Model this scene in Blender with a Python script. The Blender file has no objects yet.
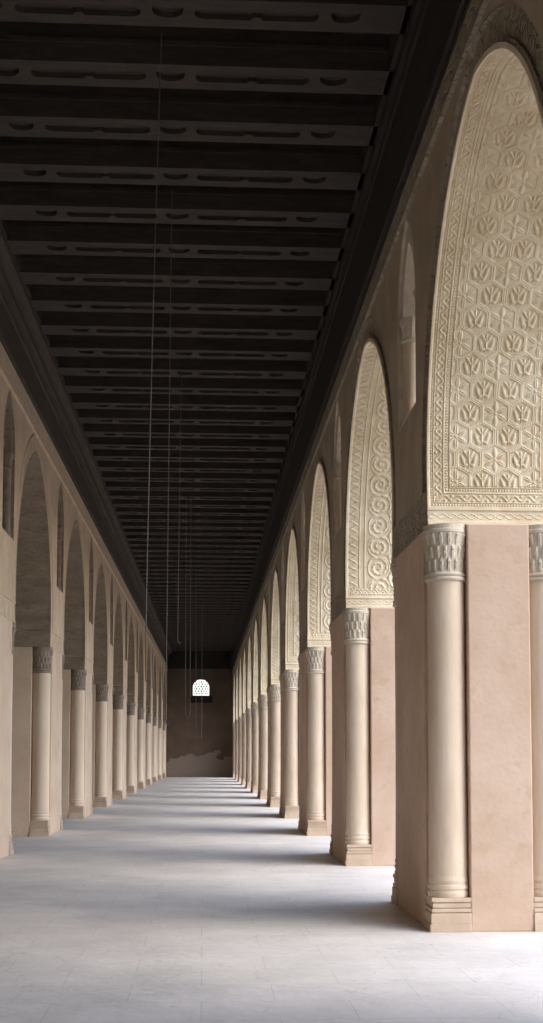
import bpy, math, random
import numpy as np
from mathutils import Vector
from mathutils.geometry import tessellate_polygon

random.seed(7)
PI = math.pi
SC = bpy.context.scene
COL = SC.collection

# ------------------------------------------------------------------ dimensions (metres)
EYE = 1.583
XR = 2.053                 # aisle face of the right arcade
D1, BAY, PL = 11.9, 7.02, 2.44
TH = 1.27                  # thickness of the arcades
N = 0.35                   # corner notch that holds an engaged column
ZI = 3.68                  # top of the capitals
ZB = 4.02                  # top of the impost band
NPIER = 12
ZC = 8.58                  # underside of the ceiling beams
YFAR = 91.75
SL = 0.0078
def XL(D): return 3.09 - SL * (D - 12.0)
def PCL(k): return PC(k) + 0.2
def PC(k): return D1 + PL / 2 + BAY * (k - 1)

# ------------------------------------------------------------------ materials
def srgb(r, g, b):
    f = lambda c: (c / 12.92 if c <= 0.04045 else ((c + 0.055) / 1.055) ** 2.4)
    return (f(r / 255), f(g / 255), f(b / 255), 1)

def plaster(name, ca, cb, scale=1.6, bump=0.25, bscale=30, rough=0.92, carve=0.0, stretch=(1, 1, 1), dirt=None):
    m = bpy.data.materials.new(name); m.use_nodes = True
    nt = m.node_tree; nd = nt.nodes; lk = nt.links
    p = nd['Principled BSDF']; p.inputs['Roughness'].default_value = rough
    p.inputs['Specular IOR Level'].default_value = 0.2
    g = nd.new('ShaderNodeNewGeometry')
    mp = nd.new('ShaderNodeMapping'); mp.inputs['Scale'].default_value = stretch
    lk.new(g.outputs['Position'], mp.inputs['Vector'])
    n = nd.new('ShaderNodeTexNoise'); n.inputs['Scale'].default_value = scale
    n.inputs['Detail'].default_value = 7; n.inputs['Roughness'].default_value = 0.62
    lk.new(mp.outputs[0], n.inputs['Vector'])
    r = nd.new('ShaderNodeValToRGB')
    r.color_ramp.elements[0].position = 0.33; r.color_ramp.elements[0].color = ca
    r.color_ramp.elements[1].position = 0.68; r.color_ramp.elements[1].color = cb
    lk.new(n.outputs['Fac'], r.inputs[0])
    last = r.outputs[0]
    if dirt:
        n3 = nd.new('ShaderNodeTexNoise'); n3.inputs['Scale'].default_value = scale * 4.5
        n3.inputs['Detail'].default_value = 4
        lk.new(mp.outputs[0], n3.inputs['Vector'])
        rr = nd.new('ShaderNodeValToRGB')
        rr.color_ramp.elements[0].position = 0.56; rr.color_ramp.elements[0].color = (0, 0, 0, 1)
        rr.color_ramp.elements[1].position = 0.72; rr.color_ramp.elements[1].color = (1, 1, 1, 1)
        lk.new(n3.outputs['Fac'], rr.inputs[0])
        mx = nd.new('ShaderNodeMixRGB'); mx.inputs['Color2'].default_value = dirt
        lk.new(rr.outputs[0], mx.inputs['Fac']); lk.new(last, mx.inputs['Color1'])
        last = mx.outputs[0]
    lk.new(last, p.inputs['Base Color'])
    n2 = nd.new('ShaderNodeTexNoise'); n2.inputs['Scale'].default_value = bscale
    n2.inputs['Detail'].default_value = 5
    lk.new(mp.outputs[0], n2.inputs['Vector'])
    b = nd.new('ShaderNodeBump'); b.inputs['Strength'].default_value = bump
    b.inputs['Distance'].default_value = 0.01
    lk.new(n2.outputs['Fac'], b.inputs['Height'])
    nrm = b.outputs[0]
    if carve:
        v = nd.new('ShaderNodeTexVoronoi'); v.feature = 'DISTANCE_TO_EDGE'; v.inputs['Scale'].default_value = 11
        lk.new(g.outputs['Position'], v.inputs['Vector'])
        mr = nd.new('ShaderNodeMapRange'); mr.inputs['From Max'].default_value = 0.22
        lk.new(v.outputs['Distance'], mr.inputs['Value'])
        b2 = nd.new('ShaderNodeBump'); b2.inputs['Strength'].default_value = carve
        b2.inputs['Distance'].default_value = 0.02
        lk.new(mr.outputs[0], b2.inputs['Height']); lk.new(nrm, b2.inputs['Normal'])
        nrm = b2.outputs[0]
    lk.new(nrm, p.inputs['Normal'])
    return m

M = {}
M['pier'] = plaster('rose_plaster', srgb(195, 168, 145), srgb(212, 188, 168), 1.3, 0.3, 22, dirt=srgb(194, 168, 142))
M['pier_l'] = plaster('tan_plaster', srgb(206, 182, 158), srgb(224, 202, 180), 1.3, 0.3, 22)
M['column'] = plaster('ivory_render', srgb(202, 182, 158), srgb(222, 205, 184), 2.6, 0.3, 26, stretch=(1, 1, 0.35), dirt=srgb(212, 194, 166))
M['column_l'] = plaster('buff_render', srgb(220, 200, 178), srgb(232, 214, 192), 2.6, 0.3, 26, stretch=(1, 1, 0.35))
M['plinth'] = plaster('plinth_stone', srgb(188, 166, 144), srgb(210, 190, 168), 3, 0.5, 30)
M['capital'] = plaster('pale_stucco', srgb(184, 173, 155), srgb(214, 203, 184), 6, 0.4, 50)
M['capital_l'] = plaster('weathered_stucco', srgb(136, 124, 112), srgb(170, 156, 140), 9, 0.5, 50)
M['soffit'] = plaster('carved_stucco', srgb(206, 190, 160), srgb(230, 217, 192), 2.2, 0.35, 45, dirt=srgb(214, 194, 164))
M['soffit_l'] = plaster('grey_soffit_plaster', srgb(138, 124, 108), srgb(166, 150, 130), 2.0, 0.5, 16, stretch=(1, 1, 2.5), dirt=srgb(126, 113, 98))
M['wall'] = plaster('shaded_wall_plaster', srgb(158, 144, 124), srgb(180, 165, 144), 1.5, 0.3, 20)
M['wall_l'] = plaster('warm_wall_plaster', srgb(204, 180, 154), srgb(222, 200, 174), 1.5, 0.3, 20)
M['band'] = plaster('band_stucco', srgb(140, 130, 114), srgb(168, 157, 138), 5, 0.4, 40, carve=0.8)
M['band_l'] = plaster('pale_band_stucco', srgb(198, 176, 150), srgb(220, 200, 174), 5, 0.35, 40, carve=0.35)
M['wood'] = plaster('dark_timber', srgb(62, 56, 52), srgb(78, 71, 65), 3, 0.5, 40, rough=0.8, stretch=(1, 5, 5))
M['board'] = plaster('cornice_timber', srgb(48, 43, 40), srgb(64, 58, 53), 3, 0.5, 30, rough=0.8, stretch=(5, .4, 5))
M['board_l'] = plaster('lit_cornice_timber', srgb(74, 66, 59), srgb(94, 84, 75), 3, 0.5, 30, rough=0.8, stretch=(5, .4, 5))  # same timber as the right board, side light painted in as a paler tone
M['deck'] = plaster('red_brown_boards', srgb(26, 16, 15), srgb(36, 22, 20), 3, 0.4, 30, rough=0.9, stretch=(1, 5, 1))
M['ground'] = plaster('courtyard_paving', srgb(128, 121, 110), srgb(148, 141, 130), 0.7, 0.3, 12)
M['cable'] = plaster('cable_grey', srgb(96, 90, 84), srgb(116, 110, 102), 8, 0.1, 30, rough=0.5)
M['grille'] = plaster('grille_stucco', srgb(120, 104, 96), srgb(150, 130, 118), 8, 0.2, 30)
M['sill'] = plaster('sill_timber', srgb(44, 34, 30), srgb(58, 46, 40), 6, 0.3, 30)

def far_wall_material():
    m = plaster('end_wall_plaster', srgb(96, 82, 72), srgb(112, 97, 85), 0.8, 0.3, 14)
    nt = m.node_tree; nd = nt.nodes; lk = nt.links
    p = nd['Principled BSDF']; src = p.inputs['Base Color'].links[0].from_socket
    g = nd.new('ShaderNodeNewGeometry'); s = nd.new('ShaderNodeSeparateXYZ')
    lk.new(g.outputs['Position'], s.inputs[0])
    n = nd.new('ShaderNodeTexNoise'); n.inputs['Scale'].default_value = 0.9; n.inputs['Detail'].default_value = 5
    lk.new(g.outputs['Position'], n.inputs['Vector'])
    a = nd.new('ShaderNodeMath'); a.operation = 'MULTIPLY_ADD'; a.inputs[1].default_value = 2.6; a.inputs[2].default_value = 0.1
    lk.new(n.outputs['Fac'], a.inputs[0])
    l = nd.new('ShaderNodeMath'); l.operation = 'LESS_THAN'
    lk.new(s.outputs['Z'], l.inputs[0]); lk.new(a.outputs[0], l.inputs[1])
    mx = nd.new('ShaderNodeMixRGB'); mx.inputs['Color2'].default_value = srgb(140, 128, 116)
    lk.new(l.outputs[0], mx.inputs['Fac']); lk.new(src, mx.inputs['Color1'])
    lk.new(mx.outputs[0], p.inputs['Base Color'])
    return m
M['far'] = far_wall_material()

def floor_material():
    m = bpy.data.materials.new('grey_stone_paving'); m.use_nodes = True
    nt = m.node_tree; nd = nt.nodes; lk = nt.links
    p = nd['Principled BSDF']; p.inputs['Roughness'].default_value = 0.62
    p.inputs['Specular IOR Level'].default_value = 0.3
    g = nd.new('ShaderNodeNewGeometry')
    n = nd.new('ShaderNodeTexNoise'); n.inputs['Scale'].default_value = 0.9; n.inputs['Detail'].default_value = 9
    n.inputs['Roughness'].default_value = 0.65
    lk.new(g.outputs['Position'], n.inputs['Vector'])
    r = nd.new('ShaderNodeValToRGB')
    r.color_ramp.elements[0].position = 0.3; r.color_ramp.elements[0].color = srgb(200, 198, 195)
    r.color_ramp.elements[1].position = 0.7; r.color_ramp.elements[1].color = srgb(230, 227, 223)
    lk.new(n.outputs['Fac'], r.inputs[0])
    # slabs
    mp = nd.new('ShaderNodeMapping'); mp.inputs['Rotation'].default_value = (0, 0, 0.0)
    lk.new(g.outputs['Position'], mp.inputs['Vector'])
    b = nd.new('ShaderNodeTexBrick'); b.inputs['Scale'].default_value = 1.0
    b.inputs['Brick Width'].default_value = 0.95; b.inputs['Row Height'].default_value = 0.62
    b.inputs['Mortar Size'].default_value = 0.006; b.inputs['Mortar Smooth'].default_value = 0.6
    b.inputs['Color1'].default_value = (1, 1, 1, 1); b.inputs['Color2'].default_value = (0.93, 0.93, 0.94, 1)
    b.inputs['Mortar'].default_value = (0.72, 0.71, 0.7, 1)
    lk.new(mp.outputs[0], b.inputs['Vector'])
    mx = nd.new('ShaderNodeMixRGB'); mx.blend_type = 'MULTIPLY'; mx.inputs['Fac'].default_value = 0.6
    lk.new(r.outputs[0], mx.inputs['Color1']); lk.new(b.outputs['Color'], mx.inputs['Color2'])
    # hairline cracks and scratches
    v = nd.new('ShaderNodeTexVoronoi'); v.feature = 'DISTANCE_TO_EDGE'; v.inputs['Scale'].default_value = 1.4
    n4 = nd.new('ShaderNodeTexNoise'); n4.inputs['Scale'].default_value = 2.2; n4.inputs['Detail'].default_value = 5
    lk.new(g.outputs['Position'], n4.inputs['Vector'])
    ad = nd.new('ShaderNodeMixRGB'); ad.blend_type = 'ADD'; ad.inputs['Fac'].default_value = 0.8
    lk.new(g.outputs['Position'], ad.inputs['Color1']); lk.new(n4.outputs['Color'], ad.inputs['Color2'])
    lk.new(ad.outputs[0], v.inputs['Vector'])
    mr = nd.new('ShaderNodeMapRange'); mr.inputs['From Max'].default_value = 0.012
    mr.inputs['To Min'].default_value = 0.82; mr.inputs['To Max'].default_value = 1.0
    lk.new(v.outputs['Distance'], mr.inputs['Value'])
    m2 = nd.new('ShaderNodeMixRGB'); m2.blend_type = 'MULTIPLY'; m2.inputs['Fac'].default_value = 1
    lk.new(mx.outputs[0], m2.inputs['Color1']); lk.new(mr.outputs[0], m2.inputs['Color2'])
    lk.new(m2.outputs[0], p.inputs['Base Color'])
    n2 = nd.new('ShaderNodeTexNoise'); n2.inputs['Scale'].default_value = 9; n2.inputs['Detail'].default_value = 8
    lk.new(g.outputs['Position'], n2.inputs['Vector'])
    bp = nd.new('ShaderNodeBump'); bp.inputs['Strength'].default_value = 0.3; bp.inputs['Distance'].default_value = 0.02
    lk.new(n2.outputs['Fac'], bp.inputs['Height']); lk.new(bp.outputs[0], p.inputs['Normal'])
    return m
M['floor'] = floor_material()

# ------------------------------------------------------------------ mesh helpers
class MB:
    def __init__(s): s.v = []; s.f = []
    def add(s, v, f):
        o = len(s.v); s.v += [tuple(p) for p in v]; s.f += [tuple(i + o for i in q) for q in f]
    def box(s, x0, x1, y0, y1, z0, z1):
        s.add([(x0, y0, z0), (x1, y0, z0), (x1, y1, z0), (x0, y1, z0), (x0, y0, z1), (x1, y0, z1), (x1, y1, z1), (x0, y1, z1)],
              [(0, 3, 2, 1), (4, 5, 6, 7), (0, 1, 5, 4), (1, 2, 6, 5), (2, 3, 7, 6), (3, 0, 4, 7)])
    def prism(s, loops, to3, a, b):
        """2D loops (outer + holes) extruded between a and b; to3(u, v, w) -> xyz"""
        tri = tessellate_polygon([[Vector((u, v, 0)) for u, v in l] for l in loops])
        flat = [p for l in loops for p in l]; n = len(flat)
        v = [to3(u, w, a) for u, w in flat] + [to3(u, w, b) for u, w in flat]
        f = [tuple(t) for t in tri] + [tuple(i + n for i in reversed(t)) for t in tri]
        o = 0
        for l in loops:
            k = len(l)
            for i in range(k):
                j = (i + 1) % k
                f.append((o + i, o + j, o + j + n, o + i + n))
            o += k
        s.add(v, f)
    def lathe(s, prof, seg=32, c=(0, 0), mod=None):
        v = []; f = []
        for i, (r, z) in enumerate(prof):
            for k in range(seg):
                a = 2 * PI * k / seg
                rr = r + (mod(a, z, i) if mod else 0)
                v.append((c[0] + rr * math.cos(a), c[1] + rr * math.sin(a), z))
        for i in range(len(prof) - 1):
            for k in range(seg):
                j = (k + 1) % seg
                f.append((i * seg + k, i * seg + j, (i + 1) * seg + j, (i + 1) * seg + k))
        f.append(tuple(range(seg))[::-1]); f.append(tuple((len(prof) - 1) * seg + k for k in range(seg)))
        s.add(v, f)
    def mesh(s, name, mat, smooth=False, bevel=0):
        me = bpy.data.meshes.new(name); me.from_pydata(s.v, [], s.f)
        import bmesh
        bm = bmesh.new(); bm.from_mesh(me)
        bmesh.ops.recalc_face_normals(bm, faces=bm.faces)
        bm.to_mesh(me); bm.free()
        me.materials.append(mat)
        if smooth:
            me.polygons.foreach_set('use_smooth', [True] * len(me.polygons))
            me.set_sharp_from_angle(angle=math.radians(38))
        me.update()
        return me

def obj(name, me, parent=None, loc=(0, 0, 0), rotz=0, bevel=0):
    o = bpy.data.objects.new(name, me); COL.objects.link(o)
    o.location = loc; o.rotation_euler = (0, 0, rotz)
    if parent: o.parent = parent
    if bevel:
        b = o.modifiers.new('bevel', 'BEVEL'); b.width = bevel; b.segments = 2; b.limit_method = 'ANGLE'
    return o
def tag(o, label=None, cat=None, group=None, kind=None):
    for k, v in (('label', label), ('category', cat), ('group', group), ('kind', kind)):
        if v: o[k] = v
    return o
def thing(name, label, cat, loc, rotz=0, group=None):
    return tag(obj(name, None, None, loc, rotz), label, cat, group)
def dup(root, loc, rotz, label):
    r = root.copy(); COL.objects.link(r); r.location = loc; r.rotation_euler = (0, 0, rotz); r['label'] = label
    for ch in list(root.children):
        c = ch.copy(); COL.objects.link(c); c.parent = r
        for g in ch.children:
            d = g.copy(); COL.objects.link(d); d.parent = c
    return r

ORD = 'first second third fourth fifth sixth seventh eighth ninth tenth eleventh twelfth thirteenth fourteenth fifteenth sixteenth seventeenth eighteenth nineteenth'.split()
def ordinal(n):
    if n < 20: return ORD[n - 1]
    t = {2: 'twent', 3: 'thirt', 4: 'fort'}[n // 10]
    return t + 'ieth' if n % 10 == 0 else t + 'y-' + ORD[n % 10 - 1]

# ------------------------------------------------------------------ arch curves
class Curve:
    def __init__(s, half, rise, zs):
        s.ring = 0.29; s.zs = zs; s.e = (rise ** 2 - half ** 2) / (2 * half); s.R = half + s.e
    def half(s, off, zfoot, n):
        """points of the y>0 half from foot to apex, offset outwards by off; returns y, z, ny, nz, v"""
        R = s.R + off
        p0 = math.asin((zfoot - s.zs) / R); p1 = math.acos(s.e / R)
        out = []
        for i in range(n + 1):
            p = p0 + (p1 - p0) * i / n
            out.append((-s.e + R * math.cos(p), s.zs + R * math.sin(p), math.cos(p), math.sin(p), R * (p - p0)))
        return out
    def full(s, off, zfoot, n):
        """polyline from +y foot over the apex to the -y foot"""
        h = s.half(off, zfoot, n)
        return [(y, z) for y, z, *_ in h] + [(-y, z) for y, z, *_ in reversed(h[:-1])]
CR = Curve(2.36, 2.60, 4.20)
CL = Curve(2.30, 2.77, 4.20); CL.ring = 0.38
C1 = Curve(2.27, 2.57, 4.20)         # the nearest arch of the right arcade is a little narrower and lower
Y1 = 9.72
P0C = Y1 - 3.46

# ------------------------------------------------------------------ relief of the carved soffits
def sstep(x, a, b):
    t = np.clip((x - a) / (b - a), 0, 1); return t * t * (3 - 2 * t)
def ell(p, q, cx, cy, rx, ry, ang=0):
    c, s = math.cos(ang), math.sin(ang)
    a = ((p - cx) * c + (q - cy) * s) / rx; b = (-(p - cx) * s + (q - cy) * c) / ry
    return np.clip(1 - (a * a + b * b), 0, 1) ** 0.5
def borders(U, V, W):
    """rims, bead rows and scroll borders; returns height and a mask of the inner field"""
    d = np.minimum(U, W - U)                    # distance to a long edge
    e = np.minimum(d, V - 0.15)                 # also to the foot
    along = np.where(d < V - 0.15, V, U)
    H = np.zeros_like(U)
    H += 0.016 * (1 - sstep(e, 0.020, 0.026))
    bead = 0.5 + 0.5 * np.cos(along * 2 * PI / 0.026)
    H += 0.010 * bead * ((e > 0.034) & (e < 0.052))
    H += 0.012 * ((e > 0.058) & (e < 0.066))
    ph = along * 2 * PI / 0.13
    c = 0.106 + 0.026 * np.sin(ph)
    sc = np.clip(1 - np.abs(e - c) / 0.009, 0, 1) ** 0.5
    H = np.maximum(H, 0.014 * sc * ((e > 0.066) & (e < 0.15)))
    c2 = 0.106 - 0.022 * np.sin(ph)
    bl = np.clip(1 - (((np.mod(along, 0.065) - 0.0325) / 0.016) ** 2 + ((e - c2) / 0.013) ** 2), 0, 1) ** 0.5
    H = np.maximum(H, 0.013 * bl * ((e > 0.066) & (e < 0.15)))
    H = np.maximum(H, 0.012 * ((e > 0.150) & (e < 0.158)))
    H = np.maximum(H, 0.010 * bead * ((e > 0.172) & (e < 0.192)))
    H = np.maximum(H, 0.014 * ((e > 0.204) & (e < 0.214)))
    # foot frieze
    f = V < 0.15
    ribbon = np.clip(1 - np.abs(np.abs(V - 0.085) - 0.022 * np.abs(np.sin(U * PI / 0.09))) / 0.007, 0, 1)
    Hf = 0.016 * (V < 0.035) + 0.016 * ((V > 0.135)) + 0.009 * ribbon
    H = np.where(f, Hf, H)
    return H, e > 0.216
def pattern_hex(U, V, W):
    H, fld = borders(U, V, W)
    a = 0.243; row = a * math.sqrt(3) / 2
    v0 = 0.36 + 0.05
    best = np.full(U.shape, 9.0); P = np.zeros_like(U); Q = np.zeros_like(U); star = np.zeros(U.shape, bool)
    j0 = np.floor((V - v0) / row)
    for dj in (0, 1):
        j = j0 + dj
        odd = np.mod(j, 2) != 0
        cv = v0 + j * row
        base = np.where(odd, W / 2, W / 2 + a / 2)
        i = np.round((U - base) / a)
        cu = base + i * a
        dd = (U - cu) ** 2 + (V - cv) ** 2
        # sublattice: stars on the odd rows at the middle and every third cell
        isst = odd & (np.mod(i, 3) == 0)
        isst = isst | ((~odd) & (np.mod(i + 2, 3) == 0))
        m = dd < best
        best = np.where(m, dd, best); P = np.where(m, (U - cu) / (a / 2), P); Q = np.where(m, (V - cv) / (a / 2), Q); star = np.where(m, isst, star)
    hx = np.maximum(np.abs(P), np.maximum(np.abs(P * 0.5 + Q * 0.866), np.abs(P * 0.5 - Q * 0.866)))
    frame = 0.013 * sstep(hx, 0.80, 0.83) - 0.006 * ((hx > 0.90) & (hx < 0.94))
    rim = 0 * hx
    ap = np.abs(P)
    pal = np.zeros_like(U)
    for args in ((0.44, -0.08, 0.15, 0.44, -0.30), (0.26, -0.44, 0.22, 0.13, -0.4), (0, -0.1, 0.055, 0.6, 0), (0, 0.42, 0.09, 0.26, 0),
                 (0.21, 0.36, 0.10, 0.36, -0.62)):
        pal = np.maximum(pal, ell(ap, Q, *args))
    pal = 0.021 * pal
    th = np.arctan2(P, Q); rr = np.sqrt(P * P + Q * Q)
    st = np.zeros_like(U)
    for k in range(6):
        t = k * PI / 3
        x = P * math.sin(t) + Q * math.cos(t); y = P * math.cos(t) - Q * math.sin(t)
        pet = np.clip(1 - (np.abs((x - 0.52) / 0.48) ** 1.6 + np.abs(y / 0.2) ** 1.4), 0, 1) ** 0.5
        pet *= 1 - 0.6 * (np.abs(y) < 0.03)
        st = np.maximum(st, pet)
    st = 0.018 * np.maximum(st, ell(P, Q, 0, 0, 0.14, 0.14))
    cell = np.where(star, np.maximum(st, 0.004 + 0.009 * (hx > 0.95)), np.maximum(np.maximum(frame, rim), pal * (hx < 0.80)))
    return np.where(fld, cell, H)
def pattern_scroll(U, V, W, seed=0):
    """zigzag border beside a field of interlaced leaf scrolls"""
    H, fld = borders(U, V, W)
    fld = V > 0.30
    H = np.where(V < 0.30, H, 0)
    d = np.minimum(U, W - U)
    H += 0.016 * (1 - sstep(d, 0.03, 0.036)) * fld
    z = np.abs(np.mod(V, 0.11) / 0.055 - 1)
    zz = np.clip(1 - np.abs((d - 0.06) / 0.11 - z) / 0.22, 0, 1) ** 0.5
    H = np.maximum(H, 0.018 * zz * ((d > 0.05) & (d < 0.18)) * fld)
    H = np.maximum(H, 0.014 * (((d > 0.19) & (d < 0.20)) | ((d > 0.27) & (d < 0.28))) * fld)
    fl = np.zeros_like(U)
    # two columns of facing leaf scrolls, one spiral in each cell
    per = 0.30
    for col, s0 in ((W / 2 - 0.155, 1.0), (W / 2 + 0.155, -1.0)):
        vo = V + (0.15 if s0 > 0 else 0) + 0.07 * seed
        j = np.floor(vo / per); q = (vo - (j + 0.5) * per) / 0.15; p = (U - col) / 0.15
        sg = s0 * np.where(np.mod(j, 2) == 0, 1.0, -1.0)
        r = np.sqrt(p * p + q * q); th = np.arctan2(q, p * sg)
        sp = np.clip(1 - np.abs(np.mod(r * 1.9 - th / (2 * PI), 1) - 0.5) / 0.26, 0, 1) ** 0.5
        lobes = 0.35 + 0.65 * np.abs(np.cos(4.5 * th + 4 * r))
        inside = (np.abs(p) < 1.03) & (r < 1.15)
        fl = np.maximum(fl, np.where(inside, 0.021 * sp * lobes, 0))
        stem = np.clip(1 - np.abs(r - 1.05) / 0.09, 0, 1) ** 0.5 * (np.abs(p) < 1.03)
        fl = np.maximum(fl, 0.015 * stem)
    bud = np.clip(1 - (((np.mod(V, per) - per / 2) / 0.05) ** 2 + ((U - W / 2) / 0.022) ** 2), 0, 1) ** 0.5
    fl = np.maximum(fl, 0.018 * bud)
    return np.where(fld & (d > 0.285), np.maximum(H, fl), H)
def pattern_lozenge(U, V, W):
    H, fld = borders(U, V, W)
    p = (U - W / 2) / 0.18; q = V / 0.26
    s = np.abs(np.mod(p + q, 2) - 1); t = np.abs(np.mod(p - q, 2) - 1)
    lat = np.maximum(np.clip(1 - np.abs(s - 0.5) * 5, 0, 1), np.clip(1 - np.abs(t - 0.5) * 5, 0, 1)) ** 0.5
    flo = np.clip(1 - 3 * ((s - 1) ** 2 + (t - 1) ** 2), 0, 1) * (0.6 + 0.4 * np.cos(6 * np.arctan2(s - 1, t - 1)))
    return np.where(fld, np.maximum(0.014 * lat, 0.018 * flo), H)

def soffit_mesh(name, curve, mat, res, fn=None, zfoot=ZI):
    half = curve.half(0, zfoot, max(24, int(3.6 / res)))
    ny = np.array([h[0] for h in half]); nz = np.array([h[1] for h in half])
    ay = np.array([h[2] for h in half]); az = np.array([h[3] for h in half]); vv = np.array([h[4] for h in half])
    Y = np.concatenate([ny, -ny[-2::-1]]); Z = np.concatenate([nz, nz[-2::-1]])
    AY = np.concatenate([ay, -ay[-2::-1]]); AZ = np.concatenate([az, az[-2::-1]]); VV = np.concatenate([vv, vv[-2::-1]])
    AY[len(ny) - 1] = 0; AZ[len(ny) - 1] = 1
    nu = max(4, int(TH / res)); us = np.linspace(0, TH, nu + 1)
    U, V = np.meshgrid(us, VV)
    H = fn(U, V, TH) if fn else np.zeros_like(U)
    off = 0.018 - H
    X = U; YY = Y[:, None] + AY[:, None] * off; ZZ = Z[:, None] + AZ[:, None] * off
    nr, nc = X.shape
    top = np.stack([X, YY, ZZ], -1).reshape(-1, 3)
    bx = np.stack([X[:, [0, -1]], (Y + AY * 0.045)[:, None].repeat(2, 1), (Z + AZ * 0.045)[:, None].repeat(2, 1)], -1).reshape(-1, 3)
    verts = np.concatenate([top, bx])
    idx = np.arange(nr * nc).reshape(nr, nc)
    f = np.stack([idx[:-1, :-1], idx[:-1, 1:], idx[1:, 1:], idx[1:, :-1]], -1).reshape(-1, 4)
    o = nr * nc; b = np.arange(nr * 2).reshape(nr, 2) + o
    fs = [f,
          np.stack([idx[1:, 0], b[1:, 0], b[:-1, 0], idx[:-1, 0]], -1),
          np.stack([idx[:-1, -1], b[:-1, 1], b[1:, 1], idx[1:, -1]], -1),
          np.stack([b[:-1, 0], b[1:, 0], b[1:, 1], b[:-1, 1]], -1)]
    f = np.concatenate(fs)
    caps = [tuple(idx[0, :]) + (b[0, 1], b[0, 0]), tuple(idx[-1, ::-1]) + (b[-1, 0], b[-1, 1])]
    me = bpy.data.meshes.new(name)
    me.from_pydata(verts.tolist(), [], f.tolist() + [tuple(int(i) for i in c) for c in caps])
    me.materials.append(mat)
    me.polygons.foreach_set('use_smooth', [False] * len(me.polygons))
    me.update(); me.validate()
    return me

# ------------------------------------------------------------------ arcade walls (structure)
def P_yz(x0): return lambda u, v, w: (w, u, v)
def niche_loop(zsill, zspring, zapex, hw, n=10, off=0.0):
    c = Curve(hw, zapex - zspring, zspring)
    pts = c.full(off, zspring, n)
    return [(-hw - off, zsill - off), (hw + off, zsill - off)] + pts
NR = dict(zsill=5.0, zspring=6.15, zapex=7.03, hw=0.56)
NL = dict(zsill=5.0, zspring=6.35, zapex=7.24, hw=0.56)
def wall_mesh(name, mat, ztop, segs, niche, solid_piers=()):
    mb = MB()
    for c, ca, cva, cb, cvb in segs:                       # pier centre, arch centre + curve before and after it
        outer = [(cb - y, z) for y, z, *_ in cvb.half(cvb.ring, ZB, 20)]
        outer += [(cb, ztop), (ca, ztop)]
        outer += [(ca + y, z) for y, z, *_ in reversed(cva.half(cva.ring, ZB, 20))]
        loops = [outer]
        if niche and c not in solid_piers:
            loops.append([(c + y, z) for y, z in niche_loop(off=0.03, **niche)])
        mb.prism(loops, P_yz(0), 0.0, TH)
    for c in solid_piers:
        mb.box(0, TH, c - PL / 2, c + PL / 2, 0, ZB)
    return mb.mesh(name, mat)

LROT = PI - SL
def left_loc(D): return (-XL(D), D, 0)
# right: local y = world y ; left: local y = -(D-12)
NO1 = 0.05                    # the opening over the nearest pier sits a little off centre
R_s = [(PC(-1) - .3, PC(-1) - .3 - BAY / 2, CR, (PC(-1) - .3 + P0C) / 2, CR), (P0C, (PC(-1) - .3 + P0C) / 2, CR, Y1, C1), (PC(1) + NO1, Y1, C1, PC(1) + BAY / 2, CR)]
R_s += [(PC(k), PC(k) - BAY / 2, CR, PC(k) + BAY / 2, CR) for k in range(2, NPIER + 1)]
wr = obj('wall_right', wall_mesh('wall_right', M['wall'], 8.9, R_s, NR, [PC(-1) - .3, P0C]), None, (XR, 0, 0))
tag(wr, kind='structure')
NO2 = 0.30
L_s = [(-(PCL(k) - 12) - (NO2 if k > 1 else 0), -(PCL(k) - 12) - BAY / 2, CL, -(PCL(k) - 12) + BAY / 2, CL) for k in range(-1, NPIER + 1)]
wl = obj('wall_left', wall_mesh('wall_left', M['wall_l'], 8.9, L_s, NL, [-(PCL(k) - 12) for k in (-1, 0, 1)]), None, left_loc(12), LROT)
tag(wl, kind='structure')

# carved string course below the ceiling
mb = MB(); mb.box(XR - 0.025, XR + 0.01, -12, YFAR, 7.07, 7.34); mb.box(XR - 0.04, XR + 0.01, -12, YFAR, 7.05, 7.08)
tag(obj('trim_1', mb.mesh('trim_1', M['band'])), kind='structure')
mb = MB(); mb.box(-0.025, 0.01, -(YFAR - 12), 24, 7.28, 7.66); mb.box(-0.045, 0.01, -(YFAR - 12), 24, 7.26, 7.29)
tag(obj('trim_2', mb.mesh('trim_2', M['band_l']), None, left_loc(12), LROT), kind='structure')

# timber cornice boards under the beams
mb = MB()
mb.box(XR - 0.06, XR + 0.0, -12, YFAR, 7.34, ZC + 0.5)
mb.box(XR - 0.10, XR - 0.05, -12, YFAR, 7.34, 7.40)
mb.box(XR - 0.09, XR - 0.05, -12, YFAR, 8.30, 8.36)
mb.box(XR - 0.12, XR - 0.05, -12, YFAR, 8.46, ZC + 0.02)
tag(obj('trim_3', mb.mesh('trim_3', M['board'])), kind='structure')
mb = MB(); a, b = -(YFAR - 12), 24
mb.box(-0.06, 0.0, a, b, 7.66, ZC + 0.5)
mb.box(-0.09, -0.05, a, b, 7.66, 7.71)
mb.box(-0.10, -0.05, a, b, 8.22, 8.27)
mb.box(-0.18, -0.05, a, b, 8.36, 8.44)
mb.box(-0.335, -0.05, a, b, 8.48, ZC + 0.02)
tag(obj('trim_4', mb.mesh('trim_4', M['board_l']), None, left_loc(12), LROT), kind='structure')

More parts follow.
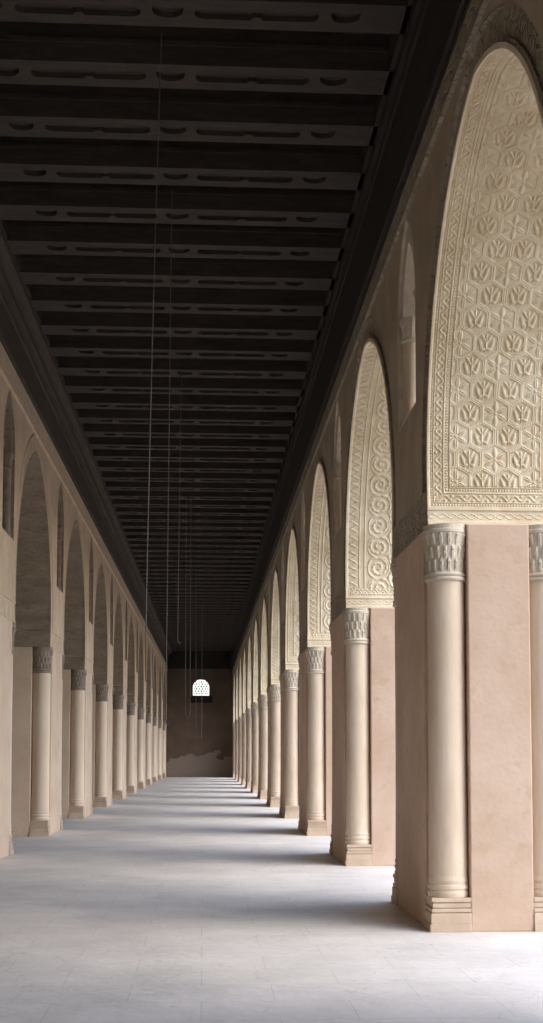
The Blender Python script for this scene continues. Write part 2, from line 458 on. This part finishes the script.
# ------------------------------------------------------------------ floor, outside ground, ceiling, end wall, unseen light-blocking walls
mb = MB(); mb.box(-10.5, XR + TH + 0.25, -12, YFAR + 0.6, -0.3, 0)
tag(obj('floor', mb.mesh('floor', M['floor'])), kind='structure')
mb = MB(); mb.box(XR + TH + 0.25, 70, -60, 150, -0.4, -0.06)
tag(obj('courtyard_ground', mb.mesh('courtyard_ground', M['ground'])), kind='structure')
mb = MB(); mb.box(-10.5, XR + TH, -12, YFAR + 0.6, 9.12, 9.5)
tag(obj('ceiling', mb.mesh('ceiling', M['deck'])), kind='structure')
mb = MB(); mb.box(-10.5, -10.2, -12, YFAR + 0.6, 0, 9.12)
tag(obj('wall_outer_blocker', mb.mesh('wall_outer_blocker', M['wall'])), kind='structure')  # unseen rear wall, added to keep the space behind the left arcade dark
mb = MB(); mb.box(-10.5, XR + TH, -12.3, -12, 0, 9.12)
tag(obj('wall_front_blocker', mb.mesh('wall_front_blocker', M['wall'])), kind='structure')  # unseen wall behind the camera, added to stop daylight pouring in
# end wall with its window opening
WX = -0.12; WZ0, WZ1, WZA, WHW = 5.57, 6.2, 6.74, 0.60
def win_loop(off=0.0, n=5):
    # scalloped pointed head
    pts = [(WX - WHW - off, WZ0 - off), (WX + WHW + off, WZ0 - off), (WX + WHW + off, WZ1)]
    c = Curve(WHW + off, WZA - WZ1 + off, WZ1)
    arc = c.full(0, WZ1, 10)
    pts += [(WX + y, z) for y, z in arc[1:]]
    return pts
mb = MB()
mb.prism([[(-10.5, 0), (XR + TH, 0), (XR + TH, 9.12), (-10.5, 9.12)], win_loop()], lambda u, v, w: (u, w, v), YFAR, YFAR + 0.5)
tag(obj('wall_back', mb.mesh('wall_back', M['far'])), kind='structure')
mb = MB(); mb.box(-XL(YFAR) + 0.02, XR - 0.16, YFAR - 0.08, YFAR, 7.45, ZC + 0.4); mb.box(-XL(YFAR) + 0.02, XR - 0.16, YFAR - 0.14, YFAR - 0.08, 7.45, 7.52)
tag(obj('trim_5', mb.mesh('trim_5', M['board'])), kind='structure')

# pierced window
win = tag(obj('window_1', None, None, (0, 0, 0)), kind='structure')
mb = MB()
o_ = win_loop(); i_ = [(WX + (x - WX) * 0.93, WZ0 + 0.04 + (z - WZ0) * 0.93) for x, z in o_]
mb.prism([o_, i_], lambda u, v, w: (u, w, v), YFAR + 0.2, YFAR + 0.26)
obj('window_frame', mb.mesh('window_frame', M['grille']), win)
mb = MB()
def inside(x, z):
    if abs(x - WX) > WHW * 0.94 or z < WZ0 + 0.02: return False
    if z <= WZ1: return True
    c = Curve(WHW, WZA - WZ1, WZ1); return (abs(x - WX) + c.e) ** 2 + (z - WZ1) ** 2 < (c.R - 0.02) ** 2
def bar(x0, z0, x1, z1, w=0.011):
    dx, dz = x1 - x0, z1 - z0; l = math.hypot(dx, dz); nx, nz = -dz / l * w, dx / l * w
    mb.prism([[(x0 + nx, z0 + nz), (x1 + nx, z1 + nz), (x1 - nx, z1 - nz), (x0 - nx, z0 - nz)]], lambda u, v, ww: (u, ww, v), YFAR + 0.215, YFAR + 0.245)
st = 0.19
for i in range(-5, 6):
    for j in range(0, 8):
        x = WX + i * st; z = WZ0 + j * st * 0.87
        if j % 2: x += st / 2
        for a in (0, PI / 3, 2 * PI / 3):
            x1, z1 = x + st * math.cos(a), z + st * math.sin(a)
            if inside(x, z) and inside(x1, z1): bar(x, z, x1, z1)
        if inside(x, z):
            mb.prism([[(x + 0.04 * math.cos(t * PI / 4), z + 0.04 * math.sin(t * PI / 4)) for t in range(8)]], lambda u, v, ww: (u, ww, v), YFAR + 0.212, YFAR + 0.248)
obj('window_grille', mb.mesh('window_grille', M['grille']), win)
mb = MB(); mb.box(WX - 0.76, WX + 0.78, YFAR - 0.16, YFAR + 0.0, 5.10, 5.50); mb.box(WX - 0.80, WX + 0.82, YFAR - 0.2, YFAR, 5.50, 5.54)
obj('window_sill', mb.mesh('window_sill', M['sill']), win)

# ------------------------------------------------------------------ piers
def cross_loop():
    x0, x1, y0, y1, n = 0, TH, -PL / 2, PL / 2, N
    return [(x0 + n, y0), (x1 - n, y0), (x1 - n, y0 + n), (x1, y0 + n), (x1, y1 - n), (x1 - n, y1 - n), (x1 - n, y1),
            (x0 + n, y1), (x0 + n, y1 - n), (x0, y1 - n), (x0, y0 + n), (x0 + n, y0 + n)]
def cap_mod(a, z, i):
    t = (z - 3.24) / (3.60 - 3.24)
    if not 0.02 < t < 0.98: return 0
    rows = 3
    k = math.floor(t * rows); s = t * rows - k
    ph = a * 16 + (PI if k % 2 else 0)
    l = max(0, math.cos(ph)) ** 0.7 * math.sin(PI * min(1, s * 1.02)) ** 0.6
    vein = 0.35 if abs(math.cos(ph)) > 0.985 else 0
    curl = 0.010 * (s > 0.7) * max(0, math.cos(ph))
    return 0.017 * l * (1 - vein) + curl + 0.004 * math.sin(a * 31 + z * 60) * math.sin(z * 150)
def pier_parts(root, mats, inset):
    mb = MB(); mb.prism([cross_loop()], lambda u, v, w: (u, v, w), 0, ZI)
    obj('pier_body', mb.mesh('pier_body', mats['pier']), root, bevel=0.012)
    mb = MB(); mb.box(0.012, TH - 0.012, -inset, inset, ZI, ZB)
    mb.box(0.0, TH, -inset, inset, ZI, ZI + 0.03); mb.box(0.0, TH, -inset, inset, ZB - 0.03, ZB)
    obj('impost_band', mb.mesh('impost_band', mats['band']), root)
    # shaft, capital, base and plinth of the engaged corner columns (built about the column axis)
    sh = MB(); prof = [(0.178, 0.50)] + [(0.178 - 0.006 * t - 0.004 * math.sin(PI * t), 0.50 + 2.64 * t) for t in [i / 10 for i in range(1, 10)]] + [(0.170, 3.16)]
    sh.lathe(prof, 40); shm = sh.mesh('corner_column', mats['column'], True)
    ba = MB(); ba.lathe([(0.182, 0.30), (0.190, 0.315), (0.190, 0.345), (0.180, 0.355), (0.180, 0.37), (0.189, 0.38), (0.189, 0.405), (0.180, 0.415), (0.180, 0.43), (0.186, 0.44), (0.186, 0.46), (0.178, 0.475), (0.178, 0.50)], 40)
    bam = ba.mesh('column_base', mats['column'], True)
    ca = MB(); pr = [(0.170, 3.16), (0.188, 3.165), (0.194, 3.18), (0.188, 3.195), (0.178, 3.20), (0.188, 3.207), (0.192, 3.22), (0.184, 3.236), (0.174, 3.242)]
    for i in range(1, 29):
        t = i / 28; pr.append((0.172 - 0.006 * math.sin(PI * t) + 0.034 * t ** 2.2, 3.242 + 0.358 * t))
    pr += [(0.214, 3.604), (0.214, 3.63), (0.204, 3.64), (0.204, ZI)]
    ca.lathe(pr, 128, mod=cap_mod); cam = ca.mesh('capital', mats['capital'], True)
    for sx, cx in ((1, 0.18), (-1, TH - 0.18)):
        for sy in (1, -1):
            cy = sy * (PL / 2 - 0.18)
            c = obj('corner_column', shm, root, (cx, cy, 0))
            obj('capital', cam, c); obj('column_base', bam, c)
            pb = MB()
            ax0 = -0.18; ax1 = N - 0.18        # outwards face at -0.18 in this corner's frame
            for (z0, z1, p) in ((0, 0.07, 0.022), (0.07, 0.165, 0.012), (0.172, 0.205, 0.004), (0.213, 0.255, -0.006), (0.262, 0.30, 0.004)):
                xa, xb = (ax0 - p, ax1) if sx > 0 else (-ax1, -ax0 + p)
                ya, yb = (ax0 - p, ax1) if sy < 0 else (-ax1, -ax0 + p)
                pb.box(xa, xb, ya, yb, z0, z1)
            # core closing the thin joints
            xa, xb = (ax0 + 0.02, ax1) if sx > 0 else (-ax1, -ax0 - 0.02)
            ya, yb = (ax0 + 0.02, ax1) if sy < 0 else (-ax1, -ax0 - 0.02)
            pb.box(xa, xb, ya, yb, 0.01, 0.295)
            obj('plinth', pb.mesh('plinth', mats['plinth']), c, bevel=0.004)

RG = 'plastered piers of the right arcade'; LG = 'plastered piers of the left arcade'
def rlabel(k):
    if k == 1: return 'huge nearest pier at the right edge, rose plaster with ivory corner columns'
    if k == NPIER: return 'last pier of the right arcade, touching the dark end wall'
    return '%s rose plaster pier from the camera in the bright right arcade' % ordinal(k)
def llabel(i):
    if i == 1: return 'nearest pier of the left arcade, cut by the left edge of the photo'
    if i == NPIER - 1: return 'last tan pier of the left arcade, touching the dark end wall'
    return '%s tan plaster pier from the camera in the left arcade' % ordinal(i)
pr_ = thing('arcade_pier', rlabel(1), 'pier', (XR, PC(1), 0), 0, RG)
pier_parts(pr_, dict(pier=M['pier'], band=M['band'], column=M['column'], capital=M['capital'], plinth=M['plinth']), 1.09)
for k in range(2, NPIER + 1): dup(pr_, (XR, PC(k), 0), 0, rlabel(k))
mb = MB()                          # the nearest pier carries a shorter impost towards the nearest arch
for a, b, z0, z1 in ((0.012, TH - 0.012, ZI, ZB), (0, TH, ZI, ZI + 0.03), (0, TH, ZB - 0.03, ZB)): mb.box(a, b, -1.04, 1.09, z0, z1)
[c for c in pr_.children if c.name.startswith('impost')][0].data = mb.mesh('impost_band', M['band'])
pl_ = thing('arcade_pier', llabel(1), 'pier', left_loc(PCL(2)), LROT, LG)
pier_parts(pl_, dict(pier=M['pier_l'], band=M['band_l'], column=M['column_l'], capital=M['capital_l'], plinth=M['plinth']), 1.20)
for k in range(3, NPIER + 1): dup(pl_, left_loc(PCL(k)), LROT, llabel(k - 1))

# ------------------------------------------------------------------ arches
def ring_mesh(name, curve, mat, sink=0.0):
    mb = MB()
    ou = curve.full(curve.ring, ZB, 26); inn = curve.full(0.045, ZB, 26)
    n = len(ou); v = []; f = []
    # front and back faces carry a narrow raised fillet along both edges
    rows = []
    prof = ((1.0, 0.05), (0.90, 0.05), (0.88, 0.004), (0.14, 0.006), (0.13, 0.002), (0.0, 0.002)) if sink else None
    for t, x in prof or ((1.0, sink), (0.93, sink), (0.92, sink + 0.035), (0.14, sink + 0.035), (0.13, 0.012), (0.0, 0.012)):
        rows.append([(x, inn[k][0] + (ou[k][0] - inn[k][0]) * t, inn[k][1] + (ou[k][1] - inn[k][1]) * t) for k in range(n)])
    rows += [[(TH - x, y, z) for x, y, z in r] for r in reversed(rows)]
    m = len(rows)
    for r in rows: v += r
    for a in range(m):
        b = (a + 1) % m
        for k in range(n - 1): f.append((a * n + k, a * n + k + 1, b * n + k + 1, b * n + k))
    f.append(tuple(a * n for a in range(m))); f.append(tuple(a * n + n - 1 for a in range(m)))
    mb.add(v, f)
    return mb.mesh(name, mat, True)
ringR = ring_mesh('archivolt', CR, M['band']); ring1 = ring_mesh('archivolt', C1, M['band']); ringL = ring_mesh('archivolt', CL, M['band_l'], 0.03)
sof = {
    'hex': soffit_mesh('carved_soffit', C1, M['soffit'], 0.0075, pattern_hex),
    'scroll': soffit_mesh('carved_soffit', CR, M['soffit'], 0.011, lambda U, V, W: pattern_scroll(U, V, W, 0)),
    'lozenge': soffit_mesh('carved_soffit', CR, M['soffit'], 0.016, pattern_lozenge),
    'scroll2': soffit_mesh('carved_soffit', CR, M['soffit'], 0.018, lambda U, V, W: pattern_scroll(U, V, W, 1)),
}
def plain_l(U, V, W):
    d = np.minimum(U, W - U)
    return 0.012 * (V < 0.17) + 0.006 * ((V > 0.17) & (V < 0.19)) + 0.004 * (d < 0.05) * (V > 0.19)
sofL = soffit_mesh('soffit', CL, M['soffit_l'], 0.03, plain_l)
AR = 'carved arches of the right arcade'; AL = 'plain arches of the left arcade'
for b in range(1, NPIER):           # right bays; bay b opens on the near side of pier b
    D = Y1 if b == 1 else PC(b) - BAY / 2
    lab = {1: 'huge nearest pointed arch at top right, soffit of carved hexagon medallions and flowers',
           2: 'second pointed arch from the camera on the right, soffit with zigzag border and leaf scrolls'}.get(
        b, '%s pointed arch from the camera in the right arcade, springing above slender capitals' % ordinal(b))
    t = thing('pointed_arch', lab, 'arch', (XR, D, 0), 0, AR)
    obj('archivolt', ring1 if b == 1 else ringR, t)
    obj('carved_soffit', sof['hex' if b == 1 else 'scroll' if b == 2 else ('lozenge', 'scroll2')[b % 2]], t)
t = thing('pointed_arch', 'last pointed arch of the right arcade, nearest the dark end wall', 'arch', (XR, PC(NPIER) - BAY / 2, 0), 0, AR)
obj('archivolt', ringR, t); obj('carved_soffit', sof['scroll2'], t)
for b in range(3, NPIER + 1):
    i = b - 2
    lab = 'nearest pointed arch of the left arcade, with a plain grey soffit' if i == 1 else (
        'last pointed arch of the left arcade, nearest the dark end wall' if b == NPIER else
        '%s pointed arch from the camera in the left arcade, plain grey soffit' % ordinal(i))
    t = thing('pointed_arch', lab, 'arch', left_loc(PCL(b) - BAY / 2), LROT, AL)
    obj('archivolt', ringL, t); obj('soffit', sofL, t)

# ------------------------------------------------------------------ niches over the piers
def niche_parts(root, nd, lin, colm, capm):
    mb = MB(); mb.prism([niche_loop(off=0.03, **nd), niche_loop(off=0.0, **nd)], P_yz(0), 0.002, TH - 0.002)
    obj('niche_lining', mb.mesh('niche_lining', lin), root)
    zs, zc = nd['zsill'], nd['zspring']
    a = MB(); a.lathe([(0.10, zs), (0.10, zs + 0.05), (0.085, zs + 0.07), (0.085, zc - 0.26)], 20); am = a.mesh('colonnette', colm, True)
    c = MB(); c.lathe([(0.085, zc - 0.26), (0.105, zc - 0.25), (0.105, zc - 0.225), (0.088, zc - 0.21), (0.092, zc - 0.12), (0.118, zc - 0.03), (0.118, zc)], 20,
                      mod=lambda an, z, i: 0.008 * math.cos(8 * an) if 3 < i < 6 else 0)
    cm = c.mesh('colonnette_capital', capm, True)
    imp = MB()
    for sx in (0.12, TH - 0.12):
        for sy in (1, -1):
            y = sy * (nd['hw'] - 0.11)
            o = obj('colonnette', am, root, (sx, y, 0)); obj('colonnette_capital', cm, o)
    # inner order carried by the colonnettes
    inn = Curve(nd['hw'] - 0.17, nd['zapex'] - nd['zspring'] - 0.22, nd['zspring']); outc = Curve(nd['hw'] - 0.002, nd['zapex'] - nd['zspring'] - 0.002, nd['zspring'])
    loop = outc.full(0, nd['zspring'], 10) + list(reversed(inn.full(0, nd['zspring'], 10)))
    mb = MB(); mb.prism([loop], P_yz(0), 0.03, TH - 0.03)
    obj('inner_arch', mb.mesh('inner_arch', lin), root)
def nlab(side, i, last):
    s = 'right' if side == 'R' else 'left'
    if i == 1: return 'nearest slender pointed wall opening with colonnettes, high over the nearest %s pier' % s
    if i == last: return 'slender pointed wall opening over the last %s pier, beside the end wall' % s
    return 'slender pointed wall opening high over the %s pier from the camera on the %s' % (ordinal(i), s)
n0 = thing('spandrel_niche', nlab('R', 1, NPIER), 'niche', (XR, PC(1) + NO1, 0), 0, 'pointed openings over the right piers')
niche_parts(n0, NR, M['capital'], M['column'], M['capital'])
for k in range(2, NPIER + 1): dup(n0, (XR, PC(k), 0), 0, nlab('R', k, NPIER))
n1 = thing('spandrel_niche', nlab('L', 1, NPIER - 1), 'niche', left_loc(PCL(2) + NO2), LROT, 'pointed openings over the left piers')
niche_parts(n1, NL, M['soffit_l'], M['capital_l'], M['capital_l'])
for k in range(3, NPIER + 1): dup(n1, left_loc(PCL(k) + NO2), LROT, nlab('L', k - 1, NPIER - 1))

# ------------------------------------------------------------------ ceiling beams
def long_slot(cx, L=1.18, h=0.09):
    p = []
    x0, x1 = cx - L / 2, cx + L / 2; r = h
    def arc(ax, ay, rad, a0, a1, n=6):
        return [(ax + rad * math.cos(a0 + (a1 - a0) * i / n), ay + rad * math.sin(a0 + (a1 - a0) * i / n)) for i in range(n + 1)]
    p += arc(cx, -h, 0.055, PI, 0) [::1]
    p += arc(x1 - r, 0, r, -PI / 2, PI / 2, 10)
    p += arc(cx, h, 0.055, 0, -PI)
    p += arc(x0 + r, 0, r, PI / 2, 3 * PI / 2, 10)
    return p
def short_slot(cx, L=0.30, h=0.09):
    p = [(cx - L / 2, -h), (cx + L / 2, -h)]
    for i in range(1, 12):
        a = PI * i / 12
        p.append((cx + L / 2 * math.cos(a), -h + 0.03 + (2 * h - 0.03) * math.sin(a) ** 0.8))
    return p
BW = 0.245
def beam_mesh(x0, x1):
    mb = MB(); mid = -0.36
    loops = [[(x0, -BW), (x1, -BW), (x1, BW), (x0, BW)]]
    holes = [long_slot(mid - 0.845), long_slot(mid + 0.845), short_slot(mid), short_slot(mid - 1.69, 0.28), short_slot(mid + 1.69, 0.28)]
    mb.prism(loops + holes, lambda u, v, w: (u, v, w), 0.0, 0.055)
    mb.box(x0, x1, -BW, BW, 0.055, 0.50)
    mb.box(x0, x1, -BW - 0.02, BW + 0.02, 0.20, 0.25)
    return mb.mesh('timber_beam', M['wood'])
YB0, SP = 12.14, 1.20
nb = int((YFAR - 0.5 - YB0) / SP) + 1
bm_cache = {}
for i in range(nb):
    D = YB0 + i * SP
    x0 = round(-XL(D) + 0.30, 2); x1 = XR - 0.12
    if x0 not in bm_cache: bm_cache[x0] = beam_mesh(x0, x1)
    o = obj('timber_beam', bm_cache[x0], None, (0, D, ZC))
    lab = ('%s dark carved timber ceiling beam counting down from the top edge of the photo' % ordinal(i + 1)) if i < nb // 2 else (
        '%s dark timber ceiling beam counting back from the far end wall' % ordinal(nb - i))
    tag(o, lab, 'ceiling beam', 'carved timber ceiling beams', 'thing')

# longitudinal edge planks that close the coffers
mb = MB(); mb.box(XR - 0.62, XR - 0.12, -12, YFAR, ZC + 0.38, ZC + 0.42)
mb.box(XR - 0.17, XR - 0.12, -12, YFAR, ZC, ZC + 0.54)
tag(obj('trim_6', mb.mesh('trim_6', M['board'])), kind='structure')
mb = MB(); mb.box(-0.36, -0.30, -(YFAR - 12), 24, ZC + 0.02, ZC + 0.54)
tag(obj('trim_7', mb.mesh('trim_7', M['board']), None, left_loc(12), LROT), kind='structure')

# ------------------------------------------------------------------ hanging lamp cables
def cable(name, pts, rad, label):
    cu = bpy.data.curves.new(name, 'CURVE'); cu.dimensions = '3D'; cu.bevel_depth = rad; cu.bevel_resolution = 2
    sp = cu.splines.new('POLY'); sp.points.add(len(pts) - 1)
    for p, q in zip(sp.points, pts): p.co = (*q, 1)
    tmp = bpy.data.objects.new('tmp', cu); COL.objects.link(tmp)
    dg = bpy.context.evaluated_depsgraph_get()
    me = bpy.data.meshes.new_from_object(tmp.evaluated_get(dg)); bpy.data.objects.remove(tmp)
    me.name = name; me.materials.clear(); me.materials.append(M['cable'])
    tag(obj(name, me), label, 'cable', 'lamp cables hanging from the ceiling')
def hang(D, xt, xb, zb, sway=0.0, hook=None, n=14, ztop=ZC + 0.1):
    pts = []
    for i in range(n + 1):
        t = i / n
        pts.append((xt + (xb - xt) * t + sway * math.sin(PI * t), D, ztop + (zb - ztop) * t))
    if hook:
        for i in range(1, 7):
            a = PI * i / 7 * 0.8
            pts.append((xb + hook * (1 - math.cos(a)) / 2, D, zb - 0.12 * math.sin(a)))
    return pts
cable('hanging_cable', hang(12.52, -0.43, -0.54, 2.63, -0.01, ztop=ZC), 0.0055, 'longest and nearest pale cable hanging from the ceiling, left of the middle')
cable('hanging_cable', hang(16.1, -0.41, -0.445, 2.05, 0, 0.045, ztop=ZC), 0.0055, 'thin hanging cable just right of the longest one, its end curled above the left piers')
cable('hanging_cable', hang(24.1, -0.42, -0.46, 3.70, 0, 0.07, ztop=ZC), 0.0065, 'short hanging cable ending in a hook in front of the far ceiling beams')
xa, xb, DD, zb = -0.47, -0.345, 36.15, 2.77
pts = [(xa, DD, ZC), (xa, DD, zb)] + [(xa + (xb - xa) * (1 - math.cos(PI * i / 8)) / 2, DD, zb - 0.22 * math.sin(PI * i / 8)) for i in range(1, 8)] + [(xb, DD, zb), (xb, DD, ZC)]
cable('hanging_cable', pts, 0.009, 'cable hanging in a long narrow loop left of the small window')
cable('hanging_cable', hang(50.54, -0.28, -0.25, 2.55, ztop=ZC), 0.009, 'faint hanging cable between the cable loop and the small window')
cable('hanging_cable', hang(61.33, -0.03, -0.05, 2.27, ztop=ZC), 0.012, 'cable hanging low in front of the small window and dark end wall')

# ------------------------------------------------------------------ light
w = bpy.data.worlds.new('sky'); SC.world = w; w.use_nodes = True
nt = w.node_tree; bg = nt.nodes['Background']
sky = nt.nodes.new('ShaderNodeTexSky'); sky.sky_type = 'NISHITA'; sky.sun_disc = False
sky.sun_elevation = math.radians(50); sky.sun_rotation = math.radians(115)
sky.air_density = 1.0; sky.dust_density = 2.0; sky.ozone_density = 1.0
nt.links.new(sky.outputs[0], bg.inputs[0]); bg.inputs[1].default_value = 0.5
sun = bpy.data.lights.new('sun', 'SUN'); sun.energy = 1.2; sun.angle = math.radians(80); sun.color = (1, 0.98, 0.97)
so = bpy.data.objects.new('sun', sun); COL.objects.link(so); so.location = (20, -20, 20)
az, el = math.radians(114), math.radians(41)    # azimuth clockwise from +Y
dirv = Vector((math.sin(az) * math.cos(el), math.cos(az) * math.cos(el), math.sin(el)))
so.rotation_euler = dirv.to_track_quat('Z', 'Y').to_euler()

# ------------------------------------------------------------------ camera
cd = bpy.data.cameras.new('camera'); cam = bpy.data.objects.new('camera', cd); COL.objects.link(cam)
cam.location = (0, 0, EYE); cam.rotation_euler = (PI / 2 + math.atan(0.075), 0, -math.atan(0.06))
cd.sensor_fit = 'HORIZONTAL'; cd.sensor_width = 36; cd.lens = 1330 / 543 * 36
cd.shift_x = -0.0203; cd.shift_y = 0.2629
cd.clip_end = 400
SC.camera = cam

vs = SC.view_settings
SC.display_settings.display_device = 'sRGB'
vs.view_transform = 'Standard'; vs.look = 'None'; vs.gamma = 1; vs.use_curve_mapping = False
vs.exposure = -0.02
SC.cycles.use_denoising = True
SC.cycles.max_bounces = 10; SC.cycles.diffuse_bounces = 8
SC.cycles.sample_clamp_indirect = 8
